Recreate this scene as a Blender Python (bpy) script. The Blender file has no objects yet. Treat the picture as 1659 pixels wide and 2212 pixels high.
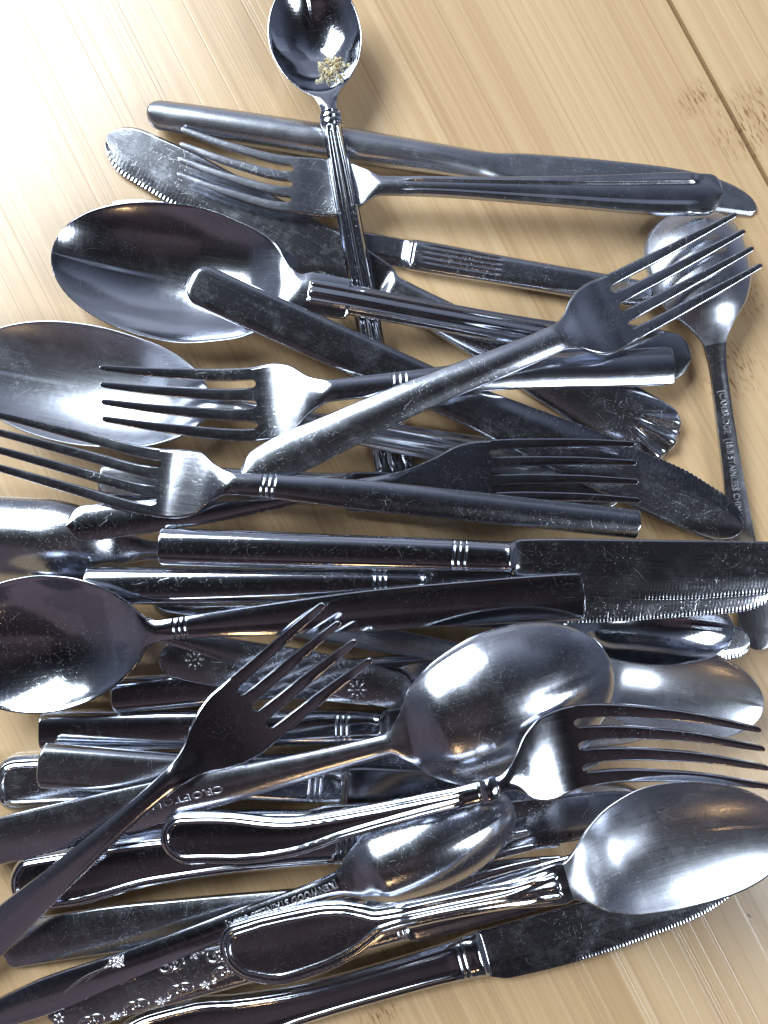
import bpy, math, random
import numpy as np
from mathutils import Matrix, Vector, Euler

random.seed(7)
rng = np.random.default_rng(7)
sc = bpy.context.scene
C = sc.collection

# ------------------------------------------------------------------ camera
CAM_H, TILT, HALF = 0.3180, math.radians(2.5), math.tan(math.radians(30.0))
cd = bpy.data.cameras.new('camera')
cam = bpy.data.objects.new('camera', cd); C.objects.link(cam)
cd.sensor_fit = 'VERTICAL'; cd.angle = math.radians(60.0)
cd.clip_start = 0.01; cd.clip_end = 50
cam.location = (0, -CAM_H * math.tan(TILT), CAM_H)
cam.rotation_euler = (TILT, 0, 0)
sc.camera = cam
sc.render.resolution_x, sc.render.resolution_y = 768, 1024

# ------------------------------------------------------------------ light
sc.view_settings.view_transform = 'Standard'
sc.view_settings.look = 'None'
sc.view_settings.exposure = 0.0
sc.view_settings.gamma = 1.0
sc.view_settings.use_curve_mapping = False

def new_area(name, loc, target, sx, sy, power, col):
    l = bpy.data.lights.new(name, 'AREA'); l.shape = 'RECTANGLE'
    l.size, l.size_y, l.energy, l.color = sx, sy, power, col
    o = bpy.data.objects.new(name, l); C.objects.link(o)
    o.location = loc
    o.rotation_euler = (Vector(target) - Vector(loc)).to_track_quat('-Z', 'Y').to_euler()
    return o
# daylight from the tall window beyond the far left corner, and a second window on the right
new_area('window_light', (-1.12, 0.98, 1.45), (0, 0.02, 0), 1.30, 0.95, 69, (0.84, 0.93, 1.0))
new_area('side_window_light', (1.25, -0.70, 1.50), (0, 0, 0), 0.50, 0.70, 20, (0.82, 0.90, 1.0))
# the small warm bulb that glints in the spoons
new_area('bulb_light', (-0.22, -1.75, 1.15), (0, 0, 0), 0.09, 0.09, 0.7, (1.0, 0.62, 0.28))

# the dim room around the table: dark overhead, greyer towards the window side, plum-brown on the near side
w = bpy.data.worlds.new('World'); sc.world = w; w.use_nodes = True
nt = w.node_tree; nt.nodes.clear()
def N(t, k, **kw):
    n = t.nodes.new(k)
    for a, b in kw.items(): setattr(n, a, b)
    return n
out = N(nt, 'ShaderNodeOutputWorld'); bg = N(nt, 'ShaderNodeBackground')
tc = N(nt, 'ShaderNodeTexCoord'); sep = N(nt, 'ShaderNodeSeparateXYZ')
nt.links.new(tc.outputs['Generated'], sep.inputs[0])
ry = N(nt, 'ShaderNodeValToRGB'); cr = ry.color_ramp
cr.elements[0].position = 0.0; cr.elements[0].color = (0.092, 0.064, 0.074, 1)
cr.elements[1].position = 1.0; cr.elements[1].color = (0.29, 0.31, 0.37, 1)
for p, c in ((0.28, (0.066, 0.050, 0.057, 1)), (0.40, (0.021, 0.015, 0.017, 1)), (0.47, (0.013, 0.012, 0.014, 1)), (0.55, (0.020, 0.022, 0.029, 1)), (0.62, (0.042, 0.049, 0.068, 1)), (0.69, (0.080, 0.094, 0.128, 1)), (0.78, (0.15, 0.17, 0.225, 1)), (0.88, (0.26, 0.285, 0.36, 1))):
    e = cr.elements.new(p); e.color = c
my = N(nt, 'ShaderNodeMath', operation='MULTIPLY_ADD'); my.inputs[1].default_value = 0.5; my.inputs[2].default_value = 0.5
nz = N(nt, 'ShaderNodeTexNoise'); nz.inputs['Scale'].default_value = 1.6; nz.inputs['Detail'].default_value = 0
nt.links.new(tc.outputs['Generated'], nz.inputs['Vector'])
mz = N(nt, 'ShaderNodeMath', operation='MULTIPLY_ADD'); mz.inputs[1].default_value = 0.34; mz.inputs[2].default_value = -0.17
nt.links.new(nz.outputs['Fac'], mz.inputs[0])
ad = N(nt, 'ShaderNodeMath', operation='ADD')
nt.links.new(sep.outputs['Y'], my.inputs[0]); nt.links.new(my.outputs[0], ad.inputs[0]); nt.links.new(mz.outputs[0], ad.inputs[1])
nt.links.new(ad.outputs[0], ry.inputs[0])
# the plum shirt stands to the near left; the near right of the room is plain dark
mr = N(nt, 'ShaderNodeMapRange', interpolation_type='SMOOTHSTEP'); mr.inputs['From Min'].default_value = 0.30; mr.inputs['From Max'].default_value = -0.22
nt.links.new(sep.outputs['X'], mr.inputs['Value'])
mr2 = N(nt, 'ShaderNodeMapRange', interpolation_type='SMOOTHSTEP'); mr2.inputs['From Min'].default_value = 0.42; mr2.inputs['From Max'].default_value = 0.56
nt.links.new(ad.outputs[0], mr2.inputs['Value'])
mxx = N(nt, 'ShaderNodeMath', operation='MAXIMUM'); nt.links.new(mr.outputs[0], mxx.inputs[0]); nt.links.new(mr2.outputs[0], mxx.inputs[1])
mxc = N(nt, 'ShaderNodeMix', data_type='RGBA'); nt.links.new(mxx.outputs[0], mxc.inputs['Factor'])
mxc.inputs['A'].default_value = (0.018, 0.016, 0.019, 1); nt.links.new(ry.outputs[0], mxc.inputs['B'])
# random boxy lighter and darker patches put into the room colour to vary reflections
n2 = N(nt, 'ShaderNodeTexVoronoi', distance='CHEBYCHEV'); n2.inputs['Scale'].default_value = 2.6; n2.inputs['Randomness'].default_value = 0.9
nt.links.new(tc.outputs['Generated'], n2.inputs['Vector'])
sp2 = N(nt, 'ShaderNodeSeparateColor'); nt.links.new(n2.outputs['Color'], sp2.inputs[0])
mr3 = N(nt, 'ShaderNodeMapRange'); mr3.inputs['From Min'].default_value = 0.1; mr3.inputs['From Max'].default_value = 0.9; mr3.inputs['To Min'].default_value = 0.35; mr3.inputs['To Max'].default_value = 1.45
nt.links.new(sp2.outputs[0], mr3.inputs['Value'])
vm = N(nt, 'ShaderNodeVectorMath', operation='SCALE'); nt.links.new(mxc.outputs['Result'], vm.inputs[0]); nt.links.new(mr3.outputs[0], vm.inputs['Scale'])
mw = N(nt, 'ShaderNodeMapRange', interpolation_type='SMOOTHSTEP'); mw.inputs['From Min'].default_value = 0.80; mw.inputs['From Max'].default_value = 0.30
nt.links.new(sep.outputs['Z'], mw.inputs['Value'])
my2 = N(nt, 'ShaderNodeMapRange', interpolation_type='SMOOTHSTEP'); my2.inputs['From Min'].default_value = -0.75; my2.inputs['From Max'].default_value = 0.1; my2.inputs['To Min'].default_value = 0.3
nt.links.new(sep.outputs['Y'], my2.inputs['Value'])
mm_ = N(nt, 'ShaderNodeMath', operation='MULTIPLY'); nt.links.new(mw.outputs[0], mm_.inputs[0]); nt.links.new(my2.outputs[0], mm_.inputs[1])
wc = N(nt, 'ShaderNodeVectorMath', operation='SCALE'); wc.inputs[0].default_value = (0.078, 0.092, 0.128); nt.links.new(mm_.outputs[0], wc.inputs['Scale'])
wa = N(nt, 'ShaderNodeVectorMath', operation='ADD'); nt.links.new(vm.outputs[0], wa.inputs[0]); nt.links.new(wc.outputs[0], wa.inputs[1])
nt.links.new(wa.outputs[0], bg.inputs['Color']); bg.inputs['Strength'].default_value = 1.0
nt.links.new(bg.outputs[0], out.inputs['Surface'])

# ------------------------------------------------------------------ picture -> place
Rc = Euler((TILT, 0, 0)).to_matrix()
def unproject(u, v, z):
    """direction through a picture point (1659 x 2212), met at height z above the table"""
    r = Rc @ Vector(((u - 829.5) / 1106 * HALF, (1106 - v) / 1106 * HALF, -1))
    t = (z - cam.location.z) / r.z
    p = cam.location + r * t
    return np.array((p.x, p.y))

# ------------------------------------------------------------------ materials
def metal(name, rough, scr=1.0, brush=0.0, tint=(0.545, 0.570, 0.635), smear=0.25):
    m = bpy.data.materials.new(name); m.use_nodes = True
    t = m.node_tree; t.nodes.clear()
    o = N(t, 'ShaderNodeOutputMaterial'); b = N(t, 'ShaderNodeBsdfPrincipled')
    t.links.new(b.outputs[0], o.inputs[0])
    b.inputs['Metallic'].default_value = 1.0
    tc = N(t, 'ShaderNodeTexCoord'); oi = N(t, 'ShaderNodeObjectInfo')
    off = N(t, 'ShaderNodeVectorMath', operation='MULTIPLY_ADD')
    comb = N(t, 'ShaderNodeCombineXYZ')
    for i in range(2): t.links.new(oi.outputs['Random'], comb.inputs[i])
    off.inputs[1].default_value = (1, 1, 0.0)
    t.links.new(tc.outputs['Object'], off.inputs[0]); t.links.new(comb.outputs[0], off.inputs[2])
    vec = off.outputs[0]
    def math_(op, a, b_=None, c=None, clamp=False):
        n = N(t, 'ShaderNodeMath', operation=op, use_clamp=clamp)
        for i, x in enumerate((a, b_, c)):
            if x is None: continue
            if isinstance(x, (int, float)): n.inputs[i].default_value = x
            else: t.links.new(x, n.inputs[i])
        return n.outputs[0]
    def scratches(scale, wid, ln, keep):
        v = N(t, 'ShaderNodeTexVoronoi', voronoi_dimensions='2D', feature='F1')
        v.inputs['Scale'].default_value = scale
        t.links.new(vec, v.inputs['Vector'])
        sc_ = N(t, 'ShaderNodeVectorMath', operation='SCALE'); sc_.inputs['Scale'].default_value = scale
        t.links.new(vec, sc_.inputs[0])
        ps = N(t, 'ShaderNodeVectorMath', operation='SCALE'); ps.inputs['Scale'].default_value = scale
        t.links.new(v.outputs['Position'], ps.inputs[0])
        d = N(t, 'ShaderNodeVectorMath', operation='SUBTRACT')
        t.links.new(sc_.outputs[0], d.inputs[0]); t.links.new(ps.outputs[0], d.inputs[1])
        sp = N(t, 'ShaderNodeSeparateColor'); t.links.new(v.outputs['Color'], sp.inputs[0])
        ang = math_('MULTIPLY', sp.outputs[0], 6.283)
        rot = N(t, 'ShaderNodeVectorRotate', rotation_type='Z_AXIS')
        t.links.new(d.outputs[0], rot.inputs['Vector']); t.links.new(ang, rot.inputs['Angle'])
        s = N(t, 'ShaderNodeSeparateXYZ'); t.links.new(rot.outputs[0], s.inputs[0])
        x2 = math_('MULTIPLY', s.outputs[0], s.outputs[0])
        yy = math_('ABSOLUTE', math_('MULTIPLY_ADD', x2, 0.35, s.outputs[1]))
        ymask = math_('SUBTRACT', 1.0, math_('DIVIDE', yy, wid), clamp=True)
        xmask = math_('MULTIPLY_ADD', math_('ABSOLUTE', s.outputs[0]), -1 / ln * 2, 2.0, clamp=True)
        k = math_('GREATER_THAN', sp.outputs[1], 1 - keep)
        return math_('MULTIPLY', math_('MULTIPLY', ymask, xmask), math_('MULTIPLY', k, sp.outputs[2]))
    s1 = scratches(640, 0.060, 0.44, 0.62)
    s2 = scratches(170, 0.013, 0.48, 0.80)
    s4 = scratches(330, 0.020, 0.48, 0.75)
    s3 = scratches(1100, 0.20, 0.30, 0.14)
    pn = N(t, 'ShaderNodeTexNoise'); pn.inputs['Scale'].default_value = 55; pn.inputs['Detail'].default_value = 4
    t.links.new(vec, pn.inputs['Vector'])
    patch = math_('MULTIPLY_ADD', pn.outputs['Fac'], 3.4, -1.15, clamp=True)
    mark = math_('MULTIPLY', math_('MAXIMUM', math_('MAXIMUM', math_('MULTIPLY', s1, 0.5), math_('MAXIMUM', math_('MULTIPLY', s2, 0.7), math_('MULTIPLY', s4, 0.6))), math_('MULTIPLY', s3, 0.8)), math_('MULTIPLY', patch, math_('MULTIPLY_ADD', oi.outputs['Random'], scr * 1.1, scr * 0.45)), clamp=True)
    # dried water film: soft paler patches
    wn = N(t, 'ShaderNodeTexNoise'); wn.inputs['Scale'].default_value = 95; wn.inputs['Detail'].default_value = 5; wn.inputs['Roughness'].default_value = 0.78
    t.links.new(vec, wn.inputs['Vector'])
    film = math_('MULTIPLY', math_('MULTIPLY_ADD', wn.outputs['Fac'], 3.2, -1.55, clamp=True), smear)
    mp = N(t, 'ShaderNodeMapping'); mp.inputs['Scale'].default_value = (60, 2600, 60)
    t.links.new(vec, mp.inputs['Vector'])
    bn = N(t, 'ShaderNodeTexNoise'); bn.inputs['Scale'].default_value = 1.0; bn.inputs['Detail'].default_value = 2
    t.links.new(mp.outputs[0], bn.inputs['Vector'])
    r = math_('MULTIPLY_ADD', bn.outputs['Fac'], 0.08 + 0.05 * brush, rough - 0.04 - 0.02 * brush)
    r = math_('MULTIPLY_ADD', film, 0.30, r)
    r = math_('MULTIPLY_ADD', mark, 0.45, r, clamp=True)
    t.links.new(r, b.inputs['Roughness'])
    mix = N(t, 'ShaderNodeMix', data_type='RGBA')
    mix.inputs['A'].default_value = (*tint, 1); mix.inputs['B'].default_value = (0.86, 0.86, 0.90, 1)
    t.links.new(mark, mix.inputs['Factor']); t.links.new(mix.outputs['Result'], b.inputs['Base Color'])
    met = math_('SUBTRACT', 1.0, math_('MULTIPLY_ADD', film, 0.08, math_('MULTIPLY', mark, 0.42)), clamp=True)
    t.links.new(met, b.inputs['Metallic'])
    hn = N(t, 'ShaderNodeTexNoise'); hn.inputs['Scale'].default_value = 130; hn.inputs['Detail'].default_value = 3
    t.links.new(vec, hn.inputs['Vector'])
    h = math_('MULTIPLY_ADD', mark, -0.5, math_('MULTIPLY', hn.outputs['Fac'], 0.55))
    wv = N(t, 'ShaderNodeTexNoise'); wv.inputs['Scale'].default_value = 42; wv.inputs['Detail'].default_value = 1
    t.links.new(vec, wv.inputs['Vector'])
    h = math_('MULTIPLY_ADD', wv.outputs['Fac'], 4.5, h)
    h = math_('MULTIPLY_ADD', bn.outputs['Fac'], 0.04 + 0.10 * brush, h)
    bp = N(t, 'ShaderNodeBump'); bp.inputs['Strength'].default_value = 0.35; bp.inputs['Distance'].default_value = 0.00012
    t.links.new(h, bp.inputs['Height']); t.links.new(bp.outputs[0], b.inputs['Normal'])
    return m
MAT = {
    'polished': metal('polished_steel', 0.105, 0.55, 0.0, smear=0.10),
    'bright': metal('bright_steel', 0.145, 0.55, 0.0, smear=0.18),
    'worn': metal('worn_steel', 0.19, 0.7, 0.15, smear=0.30),
    'satin': metal('satin_steel', 0.28, 0.5, 0.5, smear=0.30),
    'blade': metal('blade_steel', 0.16, 0.75, 0.2, tint=(0.47, 0.49, 0.545), smear=0.38),
}
MAT['relief'] = metal('relief_steel', 0.16, 0.2, 0.0, tint=(0.72, 0.71, 0.73), smear=0.0)
MAT['stamp'] = metal('stamped_steel', 0.34, 0.2, 0.0, tint=(0.62, 0.62, 0.66), smear=0.0)

def bamboo():
    m = bpy.data.materials.new('bamboo'); m.use_nodes = True
    t = m.node_tree; t.nodes.clear()
    o = N(t, 'ShaderNodeOutputMaterial'); b = N(t, 'ShaderNodeBsdfPrincipled'); t.links.new(b.outputs[0], o.inputs[0])
    tc = N(t, 'ShaderNodeTexCoord'); geo = tc.outputs['Object']
    def M_(op, a, b_=None, c=None, clamp=False):
        n = N(t, 'ShaderNodeMath', operation=op, use_clamp=clamp)
        for i, x in enumerate((a, b_, c)):
            if x is None: continue
            if isinstance(x, (int, float)): n.inputs[i].default_value = x
            else: t.links.new(x, n.inputs[i])
        return n.outputs[0]
    def noise(sx, sy, det=2, rough=0.5, vec=None):
        mp = N(t, 'ShaderNodeMapping'); mp.inputs['Scale'].default_value = (sx, sy, 1)
        t.links.new(vec or geo, mp.inputs['Vector'])
        n = N(t, 'ShaderNodeTexNoise'); n.inputs['Scale'].default_value = 1; n.inputs['Detail'].default_value = det; n.inputs['Roughness'].default_value = rough
        t.links.new(mp.outputs[0], n.inputs['Vector']); return n.outputs['Fac']
    sp = N(t, 'ShaderNodeSeparateXYZ'); t.links.new(geo, sp.inputs[0])
    strip = M_('FLOOR', M_('DIVIDE', sp.outputs[0], 0.0208))
    wn = N(t, 'ShaderNodeTexWhiteNoise', noise_dimensions='1D'); t.links.new(strip, wn.inputs['W'])
    tone = M_('MULTIPLY_ADD', wn.outputs['Value'], 0.16, 0.03)
    tone = M_('MULTIPLY_ADD', noise(95, 0.7, 2), 0.34, tone)
    tone = M_('MULTIPLY_ADD', noise(560, 1.1, 3, 0.65), 0.42, tone)
    tone = M_('MULTIPLY_ADD', noise(6, 5, 2), 0.15, M_('ADD', tone, -0.10))
    # crisp fibres: hard-edged narrow bands that wander a little along the grain
    wob = M_('MULTIPLY_ADD', noise(9, 2.2, 1), 0.0016, sp.outputs[0])
    for per, amp in ((0.0042, 0.10), (0.0013, 0.085), (0.0006, 0.05)):
        f_ = M_('FLOOR', M_('DIVIDE', wob, per)); q_ = N(t, 'ShaderNodeTexWhiteNoise', noise_dimensions='1D'); t.links.new(f_, q_.inputs['W'])
        tone = M_('MULTIPLY_ADD', M_('SUBTRACT', q_.outputs['Value'], 0.5), amp, tone)
    cr = N(t, 'ShaderNodeValToRGB'); e = cr.color_ramp.elements
    e[0].position = 0.18; e[0].color = (0.44, 0.280, 0.145, 1)
    e[1].position = 0.78; e[1].color = (0.705, 0.530, 0.322, 1)
    x = cr.color_ramp.elements.new(0.45); x.color = (0.590, 0.404, 0.222, 1)
    t.links.new(tone, cr.inputs[0])
    fine = M_('MULTIPLY_ADD', noise(900, 1.6, 2, 0.6), 6.5, -3.7, clamp=True)
    fleck = M_('MULTIPLY_ADD', noise(1900, 70, 1, 0.5), 7.0, -4.6, clamp=True)
    # growth knots: clusters of short dark dashes across the grain
    k = None
    for (kx, ky, rx, ry_) in KNOTS:
        dx = M_('DIVIDE', M_('SUBTRACT', sp.outputs[0], kx), rx); dy = M_('DIVIDE', M_('SUBTRACT', sp.outputs[1], ky), ry_)
        g = M_('SUBTRACT', 1.0, M_('ADD', M_('MULTIPLY', dx, dx), M_('MULTIPLY', dy, dy)), clamp=True)
        k = g if k is None else M_('MAXIMUM', k, g)
    dash = M_('MULTIPLY_ADD', noise(1100, 210, 2, 0.6), 7.5, -3.9, clamp=True)
    broad = M_('MULTIPLY', k, M_('MULTIPLY_ADD', noise(170, 60, 3), 1.5, -0.35, clamp=True))
    kd = M_('MULTIPLY', k, dash)
    dark = M_('MULTIPLY_ADD', fine, 0.34, M_('MULTIPLY', fleck, 0.16))
    dark = M_('MULTIPLY_ADD', kd, 0.85, M_('MULTIPLY_ADD', broad, 0.32, dark), clamp=True)
    mx = N(t, 'ShaderNodeMix', data_type='RGBA'); t.links.new(dark, mx.inputs['Factor'])
    t.links.new(cr.outputs[0], mx.inputs['A']); mx.inputs['B'].default_value = (0.27, 0.135, 0.052, 1)
    light = M_('MULTIPLY_ADD', noise(700, 1.2, 1), 8.0, -5.0, clamp=True)
    mx2 = N(t, 'ShaderNodeMix', data_type='RGBA'); t.links.new(M_('MULTIPLY', light, 0.35), mx2.inputs['Factor'])
    t.links.new(mx.outputs['Result'], mx2.inputs['A']); mx2.inputs['B'].default_value = (0.70, 0.545, 0.345, 1)
    t.links.new(mx2.outputs['Result'], b.inputs['Base Color'])
    t.links.new(M_('MULTIPLY_ADD', noise(35, 12, 3), 0.16, M_('MULTIPLY_ADD', fine, 0.12, 0.17)), b.inputs['Roughness'])
    b.inputs['Specular IOR Level'].default_value = 0.78
    bp = N(t, 'ShaderNodeBump'); bp.inputs['Strength'].default_value = 0.25; bp.inputs['Distance'].default_value = 0.0002
    t.links.new(M_('SUBTRACT', 1.0, M_('ADD', fine, M_('MULTIPLY', kd, 1.5))), bp.inputs['Height'])
    t.links.new(bp.outputs[0], b.inputs['Normal'])
    return m

# ------------------------------------------------------------------ table
GRAIN = math.radians(27.3)
cg, sg = math.cos(GRAIN), math.sin(GRAIN)
def to_grain(p): return np.array((p[0] * cg + p[1] * sg, -p[0] * sg + p[1] * cg))
s0, s1_ = to_grain(unproject(1445, 0, 0)), to_grain(unproject(1659, 383, 0))
SEAM = 0.5 * (s0[0] + s1_[0])
def kp(u, v, rx, ry): g = to_grain(unproject(u, v, 0)); return (g[0], g[1], rx, ry)
KNOTS = [kp(1508, 214, 0.011, 0.008), kp(1640, 255, 0.024, 0.016), kp(1575, 800, 0.015, 0.014), kp(1610, 640, 0.008, 0.012), kp(820, 2190, 0.01, 0.006)]
table = bpy.data.objects.new('table', None); C.objects.link(table)
table.rotation_euler = (0, 0, GRAIN)
table['kind'] = 'structure'; table['label'] = 'pale bamboo tabletop of long glued boards under the cutlery'
BAM = bamboo()
def board(x0, x1):
    y0, y1, th, ch = -0.62, 0.62, 0.018, 0.0007
    V = [(x0, y0, -th), (x1, y0, -th), (x1, y1, -th), (x0, y1, -th),
         (x0, y0, -ch), (x1, y0, -ch), (x1, y1, -ch), (x0, y1, -ch),
         (x0 + ch, y0 + ch, 0), (x1 - ch, y0 + ch, 0), (x1 - ch, y1 - ch, 0), (x0 + ch, y1 - ch, 0)]
    F = [(3, 2, 1, 0), (8, 9, 10, 11)] + [(i, (i + 1) % 4, (i + 1) % 4 + 4, i + 4) for i in range(4)] + [(i + 4, (i + 1) % 4 + 4, (i + 1) % 4 + 8, i + 8) for i in range(4)]
    me = bpy.data.meshes.new('board'); me.from_pydata(V, [], F); me.materials.append(BAM)
    o = bpy.data.objects.new('board', me); C.objects.link(o); o.parent = table
G2 = 0.0008
board(SEAM - 0.62, SEAM - G2); board(SEAM + G2, SEAM + 0.31 - G2); board(SEAM + 0.31 + G2, SEAM + 0.62)
# under-frame seen as the dark line down the open joint
me = bpy.data.meshes.new('batten'); bx = 0.61
me.from_pydata([(SEAM + a * bx, b * bx, z) for z in (-0.034, -0.0178) for (a, b) in ((-1, -1), (1, -1), (1, 1), (-1, 1))], [],
               [(3, 2, 1, 0), (4, 5, 6, 7)] + [(i, (i + 1) % 4, (i + 1) % 4 + 4, i + 4) for i in range(4)])
me.materials.append(BAM); ob = bpy.data.objects.new('batten', me); C.objects.link(ob); ob.parent = table

# ------------------------------------------------------------------ strip modelling
def pchip(xs, ys, x):
    xs = np.asarray(xs, float); ys = np.asarray(ys, float)
    if len(xs) == 1: return np.full_like(x, ys[0])
    h = np.diff(xs); d = np.diff(ys) / h
    m = np.zeros(len(xs))
    if len(xs) > 2:
        w1 = 2 * h[1:] + h[:-1]; w2 = h[1:] + 2 * h[:-1]
        ok = d[:-1] * d[1:] > 0
        m[1:-1][ok] = (w1 + w2)[ok] / (w1[ok] / d[:-1][ok] + w2[ok] / d[1:][ok])
    m[0], m[-1] = d[0], d[-1]
    i = np.clip(np.searchsorted(xs, x) - 1, 0, len(xs) - 2)
    t = np.clip((x - xs[i]) / h[i], 0, 1)
    return (ys[i] * (1 + 2 * t) * (1 - t) ** 2 + h[i] * m[i] * t * (1 - t) ** 2 + ys[i + 1] * t * t * (3 - 2 * t) + h[i] * m[i + 1] * t * t * (t - 1))
def sstep(a, b, x):
    t = np.clip((x - a) / (b - a), 0, 1); return t * t * (3 - 2 * t)

def grid_mesh(top, bot, start=None, end=None):
    """closed shell from top/bottom grids (nx, nt, 3): verts, quads, normals, ring id of each quad.
    start / end: columns that get an end wall (None = all of them)"""
    nx, n, _ = top.shape
    loop = np.concatenate([top, bot[:, ::-1]], axis=1)
    V = loop.reshape(-1, 3); R = 2 * n
    i, j = np.meshgrid(np.arange(nx - 1), np.arange(R), indexing='ij')
    a = i * R + j; b = (i + 1) * R + j; c = (i + 1) * R + (j + 1) % R; d = i * R + (j + 1) % R
    Q = np.stack([a, b, c, d], -1).reshape(-1, 4); ring = i.reshape(-1)
    fn = np.cross(V[Q[:, 2]] - V[Q[:, 0]], V[Q[:, 3]] - V[Q[:, 1]])
    nr = np.zeros_like(V)
    for k in range(4): np.add.at(nr, Q[:, k], fn)
    ln = np.linalg.norm(nr, axis=1, keepdims=True); nr = nr / np.maximum(ln, 1e-20)
    nr[ln[:, 0] < 1e-18] = (0, 0, 1)
    for cols, base, sgn, rid in ((start, 0, -1, 0), (end, (nx - 1) * R, 1, nx - 2)):
        jj = np.arange(n - 1) if cols is None else np.asarray(cols, int)
        if len(jj) == 0: continue
        s = np.stack([jj, jj + 1, R - 2 - jj, R - 1 - jj], -1) + base
        if sgn > 0: s = s[:, ::-1]
        W = V[s.ravel()]; f = np.cross(V[s[:, 2]] - V[s[:, 0]], V[s[:, 3]] - V[s[:, 1]])
        f = f / np.maximum(np.linalg.norm(f, axis=1, keepdims=True), 1e-20)
        f[np.abs(f).sum(1) < 0.5] = (sgn, 0, 0)
        Q = np.concatenate([Q, np.arange(len(W)).reshape(-1, 4) + len(V)]); ring = np.concatenate([ring, np.full(len(jj), rid)])
        V = np.concatenate([V, W]); nr = np.concatenate([nr, np.repeat(f, 4, 0)])
    return V, Q, nr, ring

def put_mesh(name, V, Q, nr, mat, parent, smooth=True):
    used = np.unique(Q); remap = np.zeros(len(V), int); remap[used] = np.arange(len(used))
    V2 = V[used]; Q2 = remap[Q]
    me = bpy.data.meshes.new(name)
    k = Q2.shape[1]
    me.vertices.add(len(V2)); me.vertices.foreach_set('co', V2.astype(np.float32).ravel())
    me.loops.add(Q2.size); me.loops.foreach_set('vertex_index', Q2.astype(np.int32).ravel())
    me.polygons.add(len(Q2)); me.polygons.foreach_set('loop_start', np.arange(0, Q2.size, k, dtype=np.int32))
    me.update(calc_edges=True); me.validate()
    me.polygons.foreach_set('use_smooth', np.ones(len(me.polygons), bool))
    if nr is not None and len(me.vertices) == len(V2):
        me.normals_split_custom_set_from_vertices(nr[used].tolist())
    me.materials.append(mat)
    o = bpy.data.objects.new(name, me); C.objects.link(o); o.parent = parent
    return o

def edge_dist(P, poly):
    """distance of points P (n,2) to an open outline (m,2)"""
    out = np.full(len(P), 1e9)
    for k in range(0, len(P), 4000):
        d = P[k:k + 4000, None, :] - poly[None, :, :]
        out[k:k + 4000] = np.sqrt((d ** 2).sum(-1).min(1))
    return out

class Piece: pass

def tcols(n, extra=()):
    t = np.linspace(-1, 1, n)
    t = np.concatenate([t, [-0.975, 0.975, -0.93, 0.93], np.asarray(extra, float)])
    return np.unique(np.round(t, 4))

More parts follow.
